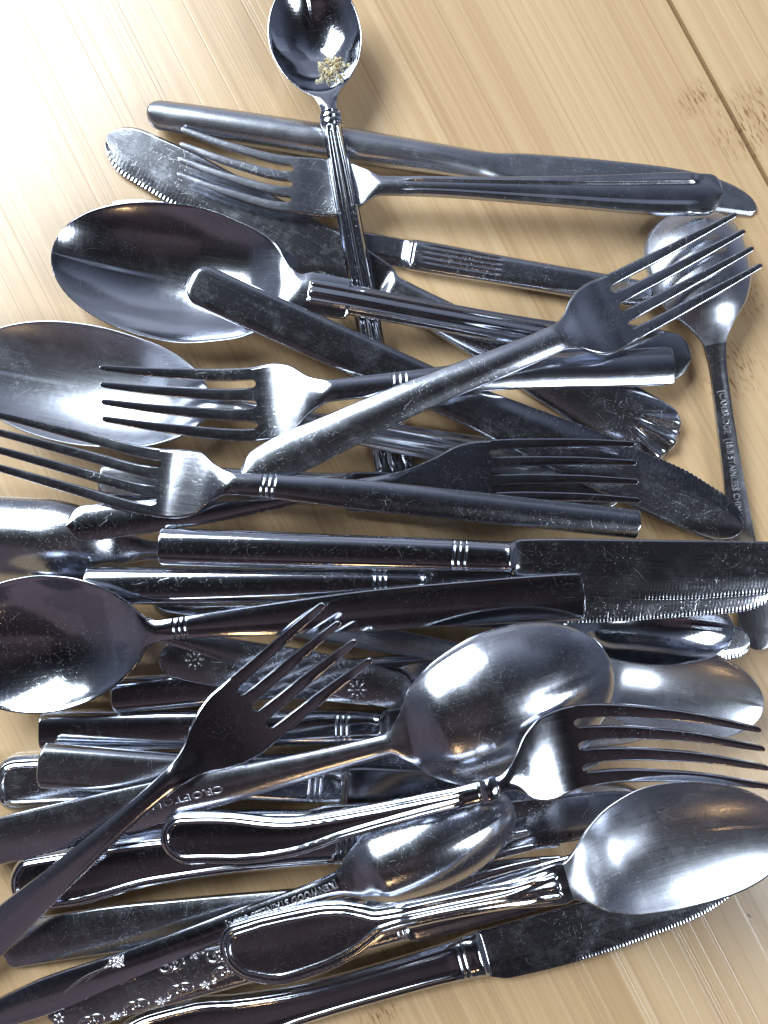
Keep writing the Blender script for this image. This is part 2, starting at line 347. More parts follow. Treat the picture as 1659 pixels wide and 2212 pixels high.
def build_geo(S, k, final):
    """S: spec in picture pixels; k: metres per pixel. Returns list of grids (name-split info) in local metres."""
    L = S['L'] * k
    kind = S['kind']
    prof = S['prof']; pd = [p[0] for p in prof]
    hl = [p[1] for p in prof]; hr = [p[2] if len(p) > 2 else p[1] for p in prof]
    offs = S.get('offs', [(0, 0), (S['L'], 0)])
    r0, p0 = S.get('end', (30, 2.4)); r1, p1 = S.get('tip', (60, 2.0))
    root = S.get('root', S['L'])
    xmax = root if kind == 'fork' else S['L']
    step = S.get('step', 1.1e-3 / k) if final else 2.0e-3 / k
    xs = list(np.arange(0, xmax, step)) + [xmax]
    th = np.linspace(0, math.pi / 2, 26)
    xs += list(r0 * (1 - np.cos(th)))
    if kind != 'fork': xs += list(xmax - r1 * (1 - np.cos(th)))
    if final:
        for l in S.get('lines', []): xs += [l + q * 1e-3 / k for q in (-.7, -.4, -.2, 0, .2, .4, .7)]
        if 'serr' in S:
            a, b = S['serr'][:2]; xs += list(np.arange(a, min(b, xmax), 2.0))
        if 'bolster' in S: xs += list(np.linspace(S['bolster'] - 16, S['bolster'] + 24, 40))
        for f in S.get('xfine', []): xs += list(np.arange(f[0], f[1], 2.5))
    xs = np.unique(np.round(np.clip(xs, 0, xmax), 2))
    keep = np.concatenate([[True], np.diff(xs) > 0.15]); keep[-1] = True; xs = xs[keep]
    HL = pchip(pd, hl, xs); HR = pchip(pd, hr, xs)
    f0 = (1 - np.clip(1 - xs / r0, 0, 1) ** p0) ** (1 / p0); f0 = np.maximum(f0, 0.03)
    HL = HL * f0; HR = HR * f0
    if kind != 'fork':
        f1 = (1 - np.clip(1 - (xmax - xs) / r1, 0, 1) ** p1) ** (1 / p1); f1 = np.maximum(f1, 0.02)
        tl, tr = S.get('tipside', (1, 1))
        r2 = S.get('tipr', r1); f2 = np.maximum((1 - np.clip(1 - (xmax - xs) / r2, 0, 1) ** 2.2) ** (1 / 2.2), 0.02)
        HL = HL * (f1 if tl else 1); HR = HR * (f2 if tr else 1)
    OFF = pchip([o[0] for o in offs], [o[1] for o in offs], xs)
    if final and 'serr' in S:
        a, b, side = S['serr']
        amp = S.get('samp', 0.9) * sstep(a - 4, a + 4, xs) * (1 - sstep(b - 4, b + 4, xs)) * (0.5 + 0.5 * np.cos(xs / S.get('pitch', 7.6) * 2 * math.pi))
        if side > 0: HL = HL - amp
        else: HR = HR - amp
    n = (S.get('nt', 22) if final else 14)
    extra = ()
    if kind == 'fork':
        nt_ = S.get('tines', 4); sl = S.get('slot', 0.105)      # slot half-share of head width
        tw = (2 - (nt_ - 1) * 2 * sl) / nt_
        spans = []; c = -1.0
        for q in range(nt_):
            spans.append((c, c + tw)); c += tw + 2 * sl
        ex = []
        for q in range(nt_ - 1):
            a, b = spans[q][1], spans[q + 1][0]
            ex += list(0.5 * (a + b) + 0.5 * (b - a) * np.array((-1, -.95, -.8, -.55, -.28, 0, .28, .55, .8, .95, 1)))
        extra = ex
    T = tcols(n, extra)
    X = np.repeat(xs[:, None], len(T), 1); TT = np.repeat(T[None], len(xs), 0)
    Y = OFF[:, None] + np.where(TT >= 0, TT * HL[:, None], TT * HR[:, None])
    Wd = np.where(TT >= 0, HL[:, None], HR[:, None])
    if kind == 'fork':
        xh = root - 40; W0 = pchip(pd, hl, np.array([float(root)]))[0]
        dep = np.zeros(len(T))
        for q in range(nt_ - 1):
            a, b = spans[q][1], spans[q + 1][0]
            u = (T - 0.5 * (a + b)) / (0.5 * (b - a))
            ins = np.abs(u) < 1
            dep[ins] = np.sqrt(1 - u[ins] ** 2) * 0.5 * (b - a) * W0
        fr = np.clip((X - xh) / (root - xh), 0, 1)
        X = X - fr * dep[None, :] * 1.0
    cz = S['cam']
    ZC = pchip([c[0] for c in cz], [c[1] * 1e-3 for c in cz], X.ravel()).reshape(X.shape)
    at = np.abs(TT)
    mm = 1e-3
    if kind == 'knife':
        jn = S['joint']; jw = S.get('jw', 10)
        bl = sstep(jn - jw, jn + jw, X)
        Hh = S.get('hh', 3.2) * mm; q = S.get('hq', 2.6)
        hz = S.get('hz'); 
        if hz: Hh = pchip([c[0] for c in hz], [c[1] * mm for c in hz], X.ravel()).reshape(X.shape)
        h_handle = Hh * np.maximum(1 - at ** q, 0) ** (1 / S.get('hp', 2.0)) + 0.12 * mm
        es = S.get('edge', -1)
        tb = TT * es                      # +1 at the cutting edge
        h_blade = S.get('bh', 0.95) * mm * (1 - 0.80 * sstep(0.35, 1.0, tb)) * (1 - 0.45 * sstep(0.9, 1.0, -tb)) + 0.05 * mm
        # blade thins towards the tip
        h_blade = h_blade * (1 - 0.35 * sstep(jn, S['L'], X))
        H = h_handle * (1 - bl) + h_blade * bl
        if final and 'bolster' in S:
            bo = S['bolster']; u = (X - bo) / 14
            H = H + 0.75 * mm * np.exp(-u * u) * (1 - at ** 3)
        Zt = ZC + H; Zb = ZC - H
        endr = np.minimum(X / max(r0 * 0.5, 3), 1); fe = (1 - (1 - endr) ** 2) ** 0.5
        hcut = (1 - 0.75 * (1 - fe)) if r0 > 3 else 1
        Zt = ZC + H * hcut; Zb = ZC - H * hcut
    else:
        thk = S.get('thk', 2.0) * mm
        crown = pchip([c[0] for c in S['crown']], [c[1] * mm for c in S['crown']], X.ravel()).reshape(X.shape) if 'crown' in S else 0.8 * mm
        Zt = ZC + crown * (1 - at ** 2.0)
        if kind == 'spoon':
            d0 = S['bowl']; s = np.clip((X - d0) / (S['L'] - d0), 0, 1)
            D = S.get('depth', 8.0) * mm * (Wd / S['wmax']) ** 1.76 * sstep(-0.02, 0.25, s)
            sg_ = 1 if S.get('convex') else -1
            Zt = Zt + sg_ * D * np.maximum(1 - at ** 2, 0) ** 0.88
            inb = sstep(d0 - 5, d0 + 60, X)
            Zt = Zt - crown * (1 - at ** 2) * inb
            thk = thk * (1 - 0.35 * inb)
        Zt = Zt - 0.45 * mm * sstep(0.955, 1.0, at)
        Zb = Zt - thk + 0.9 * mm * sstep(0.955, 1.0, at) - crown * (1 - at ** 2) * 0.6
        if kind == 'spoon': Zb = np.minimum(Zb, Zt - 0.5 * mm)
        Zb = np.minimum(Zb, Zt - 0.35 * mm)
    if 'roll' in S: Zt = Zt + S['roll'] * Y * k; Zb = Zb + S['roll'] * Y * k
    if final:
        R = np.zeros_like(X)
        gm = mm / k                                   # pixels per millimetre
        for l in S.get('lines', []):
            R -= S.get('linedepth', 0.42) * mm * np.exp(-((X - l) / (0.27 * gm)) ** 2) * (at < 0.985)
        if 'relief' in S:
            outl = np.concatenate([np.stack([xs, OFF + HL], -1)[::-1], np.stack([xs, OFF - HR], -1)])
            ed = None
            if S.get('need_ed'):
                ed = edge_dist(np.stack([X.ravel(), Y.ravel()], -1), outl).reshape(X.shape) / gm
            R += S['relief'](X, Y - OFF[:, None], TT, Wd, ed, gm) * mm
        if kind == 'knife' and 'serr' in S:
            a, b, side = S['serr']
            rng_ = sstep(a - 3, a + 3, X) * (1 - sstep(b - 3, b + 3, X))
            dist = (1 - TT * side) * Wd / gm
            R += rng_ * 0.07 * mm * np.cos(X / S.get('pitch', 7.6) * 2 * math.pi) * (1 - sstep(1.0, 1.9, dist)) * (TT * side > 0)
        Zt = Zt + R
    top = np.stack([X * k, Y * k, Zt], -1); bot = np.stack([X * k, Y * k, Zb], -1)
    grids = [dict(top=top, bot=bot, xs=xs, name='main')]
    if kind == 'fork':
        mid = 0.5 * (T[:-1] + T[1:])
        grids[0]['end'] = [q for q in range(len(mid)) if not any(a <= mid[q] <= b for a, b in spans)]
    if kind == 'fork':
        # the tines, one strip each
        tips = S['tips']                               # half spread at the tips (pixels)
        xt = np.unique(np.concatenate([np.arange(root, S['L'], step), S['L'] - 10 * (1 - np.cos(np.linspace(0, math.pi / 2, 6)))]))
        o_r = pchip([o[0] for o in offs], [o[1] for o in offs], xt)
        W0l = pchip(pd, hl, np.array([float(root)]))[0]; W0r = pchip(pd, hr, np.array([float(root)]))[0]
        for q, (a, b) in enumerate(spans):
            s = (xt - root) / (S['L'] - root)
            ya = np.where(a >= 0, a * W0l, a * W0r); yb = np.where(b >= 0, b * W0l, b * W0r)
            ctr0 = 0.5 * (ya + yb); hw0 = 0.5 * (yb - ya)
            ct = (q - (nt_ - 1) / 2) / ((nt_ - 1) / 2) * tips
            bulge = S.get('bulge', 0.0) * np.sin(math.pi * s) * np.sign(ct) * abs(ct) / tips
            ctr = ctr0 + (ct - ctr0) * s ** 1.15 + bulge
            hw = hw0 + (S.get('tiphw', 6.4) - hw0) * s ** 1.7
            hw = hw * np.maximum((1 - np.clip(1 - (S['L'] - xt) / 9, 0, 1) ** 2.5) ** 0.4, 0.25)
            T2 = np.unique(np.concatenate([np.linspace(-1, 1, 7), [-0.9, 0.9]]))
            Xq = np.repeat(xt[:, None], len(T2), 1); Tq = np.repeat(T2[None], len(xt), 0)
            Yq = o_r[:, None] + ctr[:, None] + Tq * hw[:, None]
            Zc = pchip([c[0] for c in cz], [c[1] * mm for c in cz], Xq.ravel()).reshape(Xq.shape)
            crq = pchip([c[0] for c in S['crown']], [c[1] * mm for c in S['crown']], np.array([float(root)]))[0] if 'crown' in S else 0.8 * mm
            whole = np.clip((Yq - o_r[:, None]) / W0l, -1, 1)
            Zq = Zc + crq * (1 - whole ** 2) * (1 - s[:, None]) + 0.12 * mm * (1 - Tq ** 2) * np.minimum(s[:, None] * 6, 1) - 0.40 * mm * sstep(0.9, 1.0, np.abs(Tq)) * np.minimum(s[:, None] * 8 + (0.0 if 0 < q < nt_ - 1 else 0.4), 1)
            tq = S.get('thk', 2.0) * mm * (1 - 0.35 * s[:, None])
            Bq = Zq - tq + 0.8 * mm * sstep(0.9, 1.0, np.abs(Tq))
            Bq = np.minimum(Bq, Zq - 0.3 * mm)
            grids.append(dict(top=np.stack([Xq * k, Yq * k, Zq], -1), bot=np.stack([Xq * k, Yq * k, Bq], -1), xs=xt, name='tine'))
    return grids

# ------------------------------------------------------------------ letting each piece come to rest on those below it
CELL, ORG, NG = 0.00125, -0.30, 480
Hf = np.zeros((NG, NG))
def cells(P):
    i = np.clip(((P - ORG) / CELL).astype(int), 0, NG - 1); return i[:, 0], i[:, 1]
def rest(V, base, th):
    c, s = math.cos(th), math.sin(th)
    W = np.stack([base[0] + V[:, 0] * c - V[:, 1] * s, base[1] + V[:, 0] * s + V[:, 1] * c], -1)
    i, j = cells(W)
    need = Hf[i, j] - V[:, 2]
    xb = np.round(V[:, 0] / 0.001).astype(int); xb -= xb.min()
    m = np.full(xb.max() + 1, -1e9); np.maximum.at(m, xb, need)
    x = (np.arange(len(m)) + round(V[:, 0].min() / 0.001)) * 0.001
    ok = m > -1e8; x, m = x[ok], m[ok]
    hull = []
    for a, b in zip(x, m):
        while len(hull) >= 2 and (hull[-1][1] - hull[-2][1]) * (a - hull[-2][0]) <= (b - hull[-2][1]) * (hull[-1][0] - hull[-2][0]): hull.pop()
        hull.append((a, b))
    xc = 0.5 * (V[:, 0].min() + V[:, 0].max())
    for (a, b), (c2, d2) in zip(hull[:-1], hull[1:]):
        if a <= xc <= c2:
            p = (d2 - b) / (c2 - a); return b - p * a, p
    return hull[0][1], 0.0

PIECES = {}
def allv(grids): return np.concatenate([np.concatenate([g['top'].reshape(-1, 3), g['bot'].reshape(-1, 3)]) for g in grids])
def settle(S):
    E, T = np.array(S['E'], float), np.array(S['T'], float)
    S['L'] = float(np.linalg.norm(T - E))
    zE = zT = 0.004
    for it in range(5):
        a, b = unproject(*E, zE), unproject(*T, zT)
        flat = np.linalg.norm(b - a); k = math.hypot(flat, zT - zE) / S['L']
        th = math.atan2(b[1] - a[1], b[0] - a[0])
        g = build_geo(S, k, False); V = allv(g)
        z0, p = rest(V, a, th)
        tp = g[0]['top']
        e = z0 + tp[0, :, 2].mean(); t_ = z0 + p * S['L'] * k + g[-1]['top'][-1, :, 2].mean()
        zE, zT = 0.5 * zE + 0.5 * e, 0.5 * zT + 0.5 * t_
    a, b = unproject(*E, zE), unproject(*T, zT)
    k = math.hypot(np.linalg.norm(b - a), zT - zE) / S['L']; th = math.atan2(b[1] - a[1], b[0] - a[0])
    g = build_geo(S, k, True); V = allv(g)
    z0, p = rest(V, a, th)
    z0 -= S.get('sink', 0.0001)
    c, s = math.cos(th), math.sin(th)
    tops = np.concatenate([q['top'].reshape(-1, 3) for q in g])
    W = np.stack([a[0] + tops[:, 0] * c - tops[:, 1] * s, a[1] + tops[:, 0] * s + tops[:, 1] * c], -1)
    i, j = cells(W); np.maximum.at(Hf, (i, j), tops[:, 2] + z0 + p * tops[:, 0])
    root = bpy.data.objects.new(S['name'], None); C.objects.link(root)
    root.empty_display_size = 0.01
    root.location = (a[0], a[1], z0); root.rotation_euler = (0, -math.atan(p), th)
    root['label'] = S['label']; root['category'] = S['cat']
    if 'group' in S: root['group'] = S['group']
    P = Piece(); P.S, P.k, P.root, P.g, P.z0, P.p = S, k, root, g, z0, p
    mat = MAT[S['mat']]; matb = MAT[S.get('mat2', S['mat'])]
    for q in g:
        V, Q, nr, ring = grid_mesh(q['top'], q['bot'], [] if q['name'] == 'tine' else None, q.get('end'))
        if q['name'] == 'tine':
            put_mesh('tine', V, Q, nr, mat, root); continue
        cut = S['split']; r = np.searchsorted(q['xs'], cut)
        lo, hi = {'knife': ('handle', 'blade'), 'spoon': ('handle', 'bowl'), 'fork': ('handle', 'head')}[S['kind']]
        P.handle = put_mesh(lo, V, Q[ring < r], nr, mat, root)
        P.head = put_mesh(hi, V, Q[ring >= r], nr, matb, root)
    PIECES[S['id']] = P
    tp = g[0]['top']
    P.pts = tp.reshape(-1, 3)
    print('%-3s L=%.3f z0=%.1fmm slope=%.3f' % (S['id'], S['L'] * k, z0 * 1e3, p))
    return P

def surf(P, xy):
    """height of the top face of a piece at local points (n,2)"""
    out = np.empty(len(xy))
    for q in range(0, len(xy), 500):
        d = ((xy[q:q + 500, None] - P.pts[None, :, :2]) ** 2).sum(-1)
        i = np.argpartition(d, 3, axis=1)[:, :3]
        dd = np.take_along_axis(d, i, 1); wt = 1 / (dd + 1e-9)
        out[q:q + 500] = (P.pts[i, 2] * wt).sum(1) / wt.sum(1)
    return out

def text_on(P, s, d, off, size, ang=0.0, name='engraved_lettering', stretch=1.0, label=None):
    """lettering stamped on a handle: d, off in pixels along / across, size = letter height in pixels"""
    cu = bpy.data.curves.new('t', 'FONT'); cu.body = s; cu.align_x = 'CENTER'; cu.align_y = 'CENTER'
    cu.size = 1.0; cu.extrude = 0.0; cu.offset = 0.012; cu.space_character = 1.08; cu.resolution_u = 3
    o = bpy.data.objects.new('t', cu); C.objects.link(o)
    dg = bpy.context.evaluated_depsgraph_get()
    me = bpy.data.meshes.new_from_object(o.evaluated_get(dg))
    bpy.data.objects.remove(o)
    co = np.array([v.co[:] for v in me.vertices])
    F = [list(p.vertices) for p in me.polygons]
    sz = size / 0.7 * P.k
    x, y = co[:, 0] * sz * stretch, co[:, 1] * sz
    ca, sa = math.cos(ang), math.sin(ang)
    lx = d * P.k + x * ca - y * sa; ly = off * P.k + x * sa + y * ca
    z = surf(P, np.stack([lx, ly], -1))
    n = len(co)
    V = np.concatenate([np.stack([lx, ly, z + 0.00022], -1), np.stack([lx, ly, z - 0.0003], -1)])
    cnt = {}
    for f in F:
        for a, b in zip(f, f[1:] + f[:1]): cnt[(a, b)] = 1
    FF = [tuple(f) for f in F] + [(a, a + n, b + n, b) for (a, b) in cnt if (b, a) not in cnt]
    m2 = bpy.data.meshes.new(name); m2.from_pydata(V.tolist(), [], FF); m2.materials.append(MAT['stamp'])
    ob = bpy.data.objects.new(name, m2); C.objects.link(ob); ob.parent = P.root
    if label: ob['label'] = label
    bpy.data.meshes.remove(me)
    return ob

def domes_on(P, items, name):
    """small raised or struck marks: (d, off, len, wid, angle, height mm)"""
    Vs, Fs = [], []; n0 = 0
    nr, na = 4, 12
    for (d, off, ln, wd, an, hh) in items:
        rr = np.linspace(0, 1, nr + 1)[1:]; aa = np.linspace(0, 2 * math.pi, na, endpoint=False)
        px = np.concatenate([[0], (rr[:, None] * np.cos(aa)).ravel()]) * ln * P.k
        py = np.concatenate([[0], (rr[:, None] * np.sin(aa)).ravel()]) * wd * P.k
        q = np.concatenate([[1], np.repeat(1 - rr ** 2, na)])
        lx = d * P.k + px * math.cos(an) - py * math.sin(an); ly = off * P.k + px * math.sin(an) + py * math.cos(an)
        z = surf(P, np.stack([lx, ly], -1)) + q * hh * 1e-3 - (q == 0) * 0.0001
        Vs.append(np.stack([lx, ly, z], -1))
        for a in range(na): Fs.append((n0, n0 + 1 + a, n0 + 1 + (a + 1) % na))
        for r in range(nr - 1):
            for a in range(na):
                b = (a + 1) % na
                Fs.append((n0 + 1 + r * na + a, n0 + 1 + (r + 1) * na + a, n0 + 1 + (r + 1) * na + b, n0 + 1 + r * na + b))
        n0 += 1 + nr * na
    m2 = bpy.data.meshes.new(name); m2.from_pydata(np.concatenate(Vs).tolist(), [], Fs); m2.materials.append(MAT['relief'])
    m2.polygons.foreach_set('use_smooth', np.ones(len(m2.polygons), bool))
    ob = bpy.data.objects.new(name, m2); C.objects.link(ob); ob.parent = P.root
    return ob

def cords_on(P, paths, name):
    """raised scroll lines following the surface: each path a list of (d, off), radius in mm"""
    Vs, Fs = [], []; n0 = 0; na = 7
    for pts, rad in paths:
        pts = np.array(pts, float) * P.k; m = len(pts)
        tg = np.gradient(pts, axis=0); tg /= np.maximum(np.linalg.norm(tg, axis=1, keepdims=True), 1e-9)
        nm = np.stack([-tg[:, 1], tg[:, 0]], -1)
        z = surf(P, pts)
        fade = np.sin(np.linspace(0.12, math.pi - 0.12, m)) ** 0.5
        for q in range(na):
            a = math.pi * q / (na - 1)
            r = rad * 1e-3 * fade
            Vs.append(np.concatenate([pts + nm * (math.cos(a) * r)[:, None], (z + math.sin(a) * r * 0.8 - 0.00004)[:, None]], 1))
        for q in range(na - 1):
            for i in range(m - 1):
                Fs.append((n0 + q * m + i, n0 + q * m + i + 1, n0 + (q + 1) * m + i + 1, n0 + (q + 1) * m + i))
        n0 += na * m
    m2 = bpy.data.meshes.new(name); m2.from_pydata(np.concatenate(Vs).tolist(), [], Fs); m2.materials.append(MAT['relief'])
    m2.polygons.foreach_set('use_smooth', np.ones(len(m2.polygons), bool))
    ob = bpy.data.objects.new(name, m2); C.objects.link(ob); ob.parent = P.root
    return ob

# ------------------------------------------------------------------ handle patterns (millimetres of relief)
def bump(d, c, s): return np.exp(-((d - c) / s) ** 2)
def ribs3(x0, x1):
    def f(X, Y, T, W, ed, gm):
        m = sstep(x0, x0 + 25, X) * (1 - sstep(x1 - 10, x1, X))
        return m * (0.55 * np.cos(T * math.pi * 3.0) * (np.abs(T) < 0.97))
    return f
def border(x1, h=0.5, c=(1.0, 2.3), s=0.42, hollow=0.35):
    def f(X, Y, T, W, ed, gm):
        m = 1 - sstep(x1 - 14, x1, X)
        r = -hollow * sstep(c[-1], c[-1] + 1.2, ed)
        for q in c: r = r + h * bump(ed, q, s)
        return m * r
    return f
def grooves(x0, x1, ts, dep=0.4, s=0.09):
    def f(X, Y, T, W, ed, gm):
        m = sstep(x0, x0 + 10, X) * (1 - sstep(x1 - 60, x1, X)); r = 0 * X
        for q in ts: r = r - dep * bump(T, q, s)
        return m * r
    return f
def tab_ribs(x0, x1, base=None):
    """parallel ribs that run along the shank and stop square at a stepped tab beside the bowl"""
    def f(X, Y, T, W, ed, gm):
        m = sstep(x0, x0 + 30, X) * (1 - sstep(x1 - 5, x1 + 2, X))
        y = Y / gm
        r = m * (0.85 * bump(y, 0, 1.5) + 0.7 * bump(y, 2.9, 0.6) + 0.7 * bump(y, -2.9, 0.6))
        return r + (base(X, Y, T, W, ed, gm) if base else 0)
    return f
def shell_end(n=5, R=150):
    def f(X, Y, T, W, ed, gm):
        cx = R; ang = np.arctan2(Y - 4, cx - X); rr = np.hypot(X - cx, Y - 4)
        m = sstep(45, 100, rr) * (1 - sstep(95, 150, X)) * (np.abs(ang) < 1.2)
        fan = 1.9 * (0.5 + 0.5 * np.cos(ang * 19.0))
        inside = np.exp(-(ang / 0.42) ** 6)
        return m * inside * (fan - 1.2)
    return f

# camber helpers (millimetres of height along the piece)
def fork_cam(L, neck, root, up=1.0):
    return [(0, 3.0), (0.12 * L, 3.6), (0.35 * L, 6.5 * up), (neck - 10, 9.0 * up), (neck + 0.35 * (root - neck), 5.6 * up), (root - 15, 1.6), (root + 0.35 * (L - root), 1.0), (root + 0.7 * (L - root), 2.4), (L, 5.0)]
def spoon_cam(L, bowl, convex=False):
    if convex: return [(0, 2.0), (0.15 * L, 3.4), (0.4 * L, 6.0), (bowl - 40, 8.2), (bowl + 20, 9.2), (bowl + 0.5 * (L - bowl), 6.0), (L, 0.0)]
    return [(0, 2.6), (0.12 * L, 3.2), (0.4 * L, 7.0), (bowl - 30, 10.5), (bowl + 0.15 * (L - bowl), 9.4), (bowl + 0.5 * (L - bowl), 8.6), (L, 9.2)]

def spoon(id, label, E, T, prof, bowl, mat='bright', **kw):
    L = math.dist(E, T)
    S = dict(id=id, kind='spoon', name=kw.pop('name', 'spoon'), cat='spoon', label=label, E=E, T=T, prof=prof, bowl=bowl, split=bowl, mat=mat, cam=spoon_cam(L, bowl, kw.get('convex', False)), nt=30, tip=(0.42 * (L - bowl), 2.0), end=(40, 2.2), crown=[(0, 0.7), (0.3 * L, 0.8), (bowl, 1.0)])
    wm = max(p[1] for p in prof); dm = [p[0] for p in prof if p[1] == wm][-1]
    S['prof'] = [p for p in prof if p[0] <= dm] + [(L, wm)]; S['tip'] = (L - dm, 2.05); S['wmax'] = wm
    S.update(kw); return settle(S)
def fork(id, label, E, T, prof, root, tips, neck, mat='worn', **kw):
    L = math.dist(E, T)
    S = dict(id=id, kind='fork', name='fork', cat='fork', label=label, E=E, T=T, prof=prof, root=root, split=neck + 30, tips=tips, mat=mat, cam=fork_cam(L, neck, root), nt=24, end=(14, 3.0), crown=[(0, 0.9), (0.5 * L, 0.9), (neck, 0.8), (neck + 90, 0.1), (root, 0.0)])
    S.update(kw); return settle(S)
def knife(id, label, E, T, prof, joint, mat='worn', **kw):
    S = dict(id=id, kind='knife', name='knife', cat='knife', label=label, E=E, T=T, prof=prof, joint=joint, split=joint, mat=mat, mat2='blade', cam=[(0, 0), (2000, 0)], nt=24, end=(20, 3.0), tip=(90, 2.0))
    S.update(kw); return settle(S)

# ------------------------------------------------------------------ the pile, from the table upwards
knife('A', 'dull grey knife with round tubular plain handle lying under the fluted spoon stem', (317, 243), (1634, 452),
      [(0, 26, 26), (40, 31, 31), (400, 36, 36), (740, 33, 30), (820, 42, 30), (1000, 56, 28), (1150, 62, 24), (1250, 62, 18), (1331, 62, 15)], 755, mat='satin',
      hz=[(0, 4.4), (300, 5.2), (600, 4.6), (760, 2.2), (800, 1.6)], hq=2.0, end=(28, 2.2), tip=(190, 2.1), tipr=16, jw=34, edge=-1, mat2='satin', bh=1.1)
knife('H', 'knife whose handle has four sunk parallel grooves beside a bright cross bar', (1415, 640), (243, 438),
      [(0, 26, 26), (60, 31, 30), (300, 32, 31), (525, 34, 34), (545, 30, 30), (900, 36, 30), (1100, 32, 22), (1190, 20, 12)], 540, mat='worn', hh=2.3, hq=5,
      lines=[527, 536], relief=grooves(335, 522, (-0.62, -0.28, 0.06, 0.40), 0.38, 0.075), nt=72, edge=1, tip=(80, 1.8))
knife('B', 'knife with fan-fluted shell handle end and broad worn blade with saw-cut edge', (1460, 957), (230, 297),
      [(0, 52, 50), (40, 66, 64), (140, 70, 68), (300, 58, 58), (520, 40, 40), (690, 33, 33), (720, 44, 46), (900, 56, 58), (1180, 60, 60), (1320, 56, 52), (1395, 44, 40)], 705, mat='worn', hh=2.4, hq=3,
      relief=shell_end(), nt=64, edge=1, serr=(1120, 1380, 1), pitch=9, end=(45, 2.6), tip=(64, 2.0), xfine=[(0, 150)], roll=-0.13)
P_I = spoon('I', 'teaspoon lying back up with stamped maker lettering down its narrow handle', (1645, 1402), (1478, 452),
      [(0, 34), (60, 38), (150, 32), (244, 26), (505, 18), (600, 17), (660, 23), (700, 46), (745, 82), (800, 103), (860, 106), (920, 85), (964, 50)], 655, mat='worn', mat2='satin', convex=True, depth=7.0, crown=[(0, 0.2), (300, 0.3), (655, 0.8)], roll=-0.12, cam=[(0, 5.2), (250, 5.2), (500, 6.4), (620, 8.0), (690, 8.6), (800, 5.5), (964, 0)])
fork('C', 'fork with raised rim along its handle, crossed by the fluted stem of another spoon', (1560, 418), (388, 327),
     [(0, 42), (30, 45), (70, 46), (360, 31), (650, 20), (730, 20), (775, 42), (815, 60), (870, 64), (930, 62)], 932, 50, 735,
     offs=[(0, 0), (200, 15), (360, 25), (730, 42), (860, 50), (940, 50), (1063, 30), (1175, 0)], cam=[(0, 2), (150, 2.6), (400, 5.0), (660, 6.6), (735, 6.8), (790, 5.0), (840, 4.4), (932, 5.6), (1050, 6.6), (1176, 7.6)], relief=lambda X, Y, T, W, ed, gm: (1 - sstep(640, 700, X)) * sstep(48, 70, X) * 0.9 * sstep(0.36, 0.62, np.abs(T)) - 0.0, nt=56, end=(34, 2.4))
P_D = spoon('D', 'fluted-stem spoon with collar and dried food stuck in its bowl', (866, 1080), (657, -52),
      [(0, 36), (60, 44), (150, 40), (300, 28), (500, 27), (700, 25), (815, 20), (828, 24), (842, 24), (855, 18), (885, 26), (915, 56), (960, 86), (1020, 101), (1080, 96), (1120, 75), (1151, 50)], 868, mat='polished',
      lines=[822, 836, 848], relief=ribs3(60, 818), nt=50, depth=8.5, linedepth=0.7, crown=[(0, 0.8), (150, 1.2), (300, 1.9), (830, 1.9), (880, 0.8)])
spoon('E', 'large serving spoon with stepped ribbed tab where handle meets the wide bowl', (1492, 776), (112, 545),
      [(0, 46), (50, 54), (150, 56), (250, 46), (300, 34), (500, 31), (740, 32), (750, 32), (757, 43), (838, 45), (862, 38), (885, 48), (930, 98), (1000, 128), (1120, 150), (1250, 138), (1340, 100), (1399, 60)], 862, mat='bright', depth=10.5,
      relief=tab_ribs(300, 838), nt=60, xfine=[(740, 860)])
spoon('K', 'brushed tablespoon with ribbed handle pushed under a fork, bowl up, beside the serving spoon', (1335, 1030), (-78, 788),
      [(0, 36), (60, 42), (300, 38), (700, 24), (850, 21), (900, 30), (950, 76), (1050, 115), (1180, 130), (1320, 112), (1400, 70), (1433, 40)], 885, mat='satin', depth=8.5, relief=tab_ribs(200, 840), nt=48)
knife('AB', 'dark knife mostly buried beneath two forks, square handle end showing between tines', (212, 1040), (1335, 1078),
      [(0, 40, 40), (15, 44, 44), (500, 36, 36), (560, 40, 46), (900, 44, 50), (1123, 30, 30)], 545, mat='worn', hh=2.4, hq=4)
knife('G', 'plain flat knife, rounded handle end on the serving spoon bowl and saw-edged blade', (408, 605), (1606, 1138),
      [(0, 40, 40), (30, 45, 45), (300, 46, 46), (640, 44, 44), (760, 50, 50), (950, 62, 58), (1130, 64, 60), (1230, 52, 58), (1312, 40, 52)], 690, mat='blade', hh=1.5, hq=6, jw=40,
      serr=(1000, 1290, 1), pitch=11, samp=2.4, edge=1, end=(36, 2.4), tip=(70, 2.0))
spoon('P', 'dark tablespoon lying back up, bowl poking out below the forks', (1150, 1235), (-170, 1160),
      [(0, 34), (60, 40), (300, 36), (700, 22), (810, 20), (860, 34), (920, 74), (1040, 96), (1160, 96), (1270, 66), (1322, 40)], 830, mat='worn', convex=True, depth=8, roll=-0.24)
knife('X', 'knife with double raised border round its blunt handle end', (-12, 1695), (1310, 1628),
      [(0, 50, 50), (20, 60, 60), (200, 60, 60), (500, 42, 42), (690, 36, 36), (760, 44, 50), (1100, 50, 56), (1324, 30, 30)], 735, mat='worn', hh=2.6, hq=4, relief=border(660, 0.34, (1.6, 3.4), 0.42, 0.22), need_ed=True, nt=52, end=(60, 2.6))
knife('V', 'dark slab-handled knife beside the square-shouldered handle, three lines across it', (88, 1578), (1430, 1560),
      [(0, 42, 42), (10, 45, 45), (640, 38, 38), (730, 34, 36), (780, 42, 50), (1100, 46, 56), (1300, 44, 42), (1342, 30, 28)], 740, mat='polished', hh=3.4, hq=3.2, lines=[640, 652, 664], bolster=735, end=(6, 3))
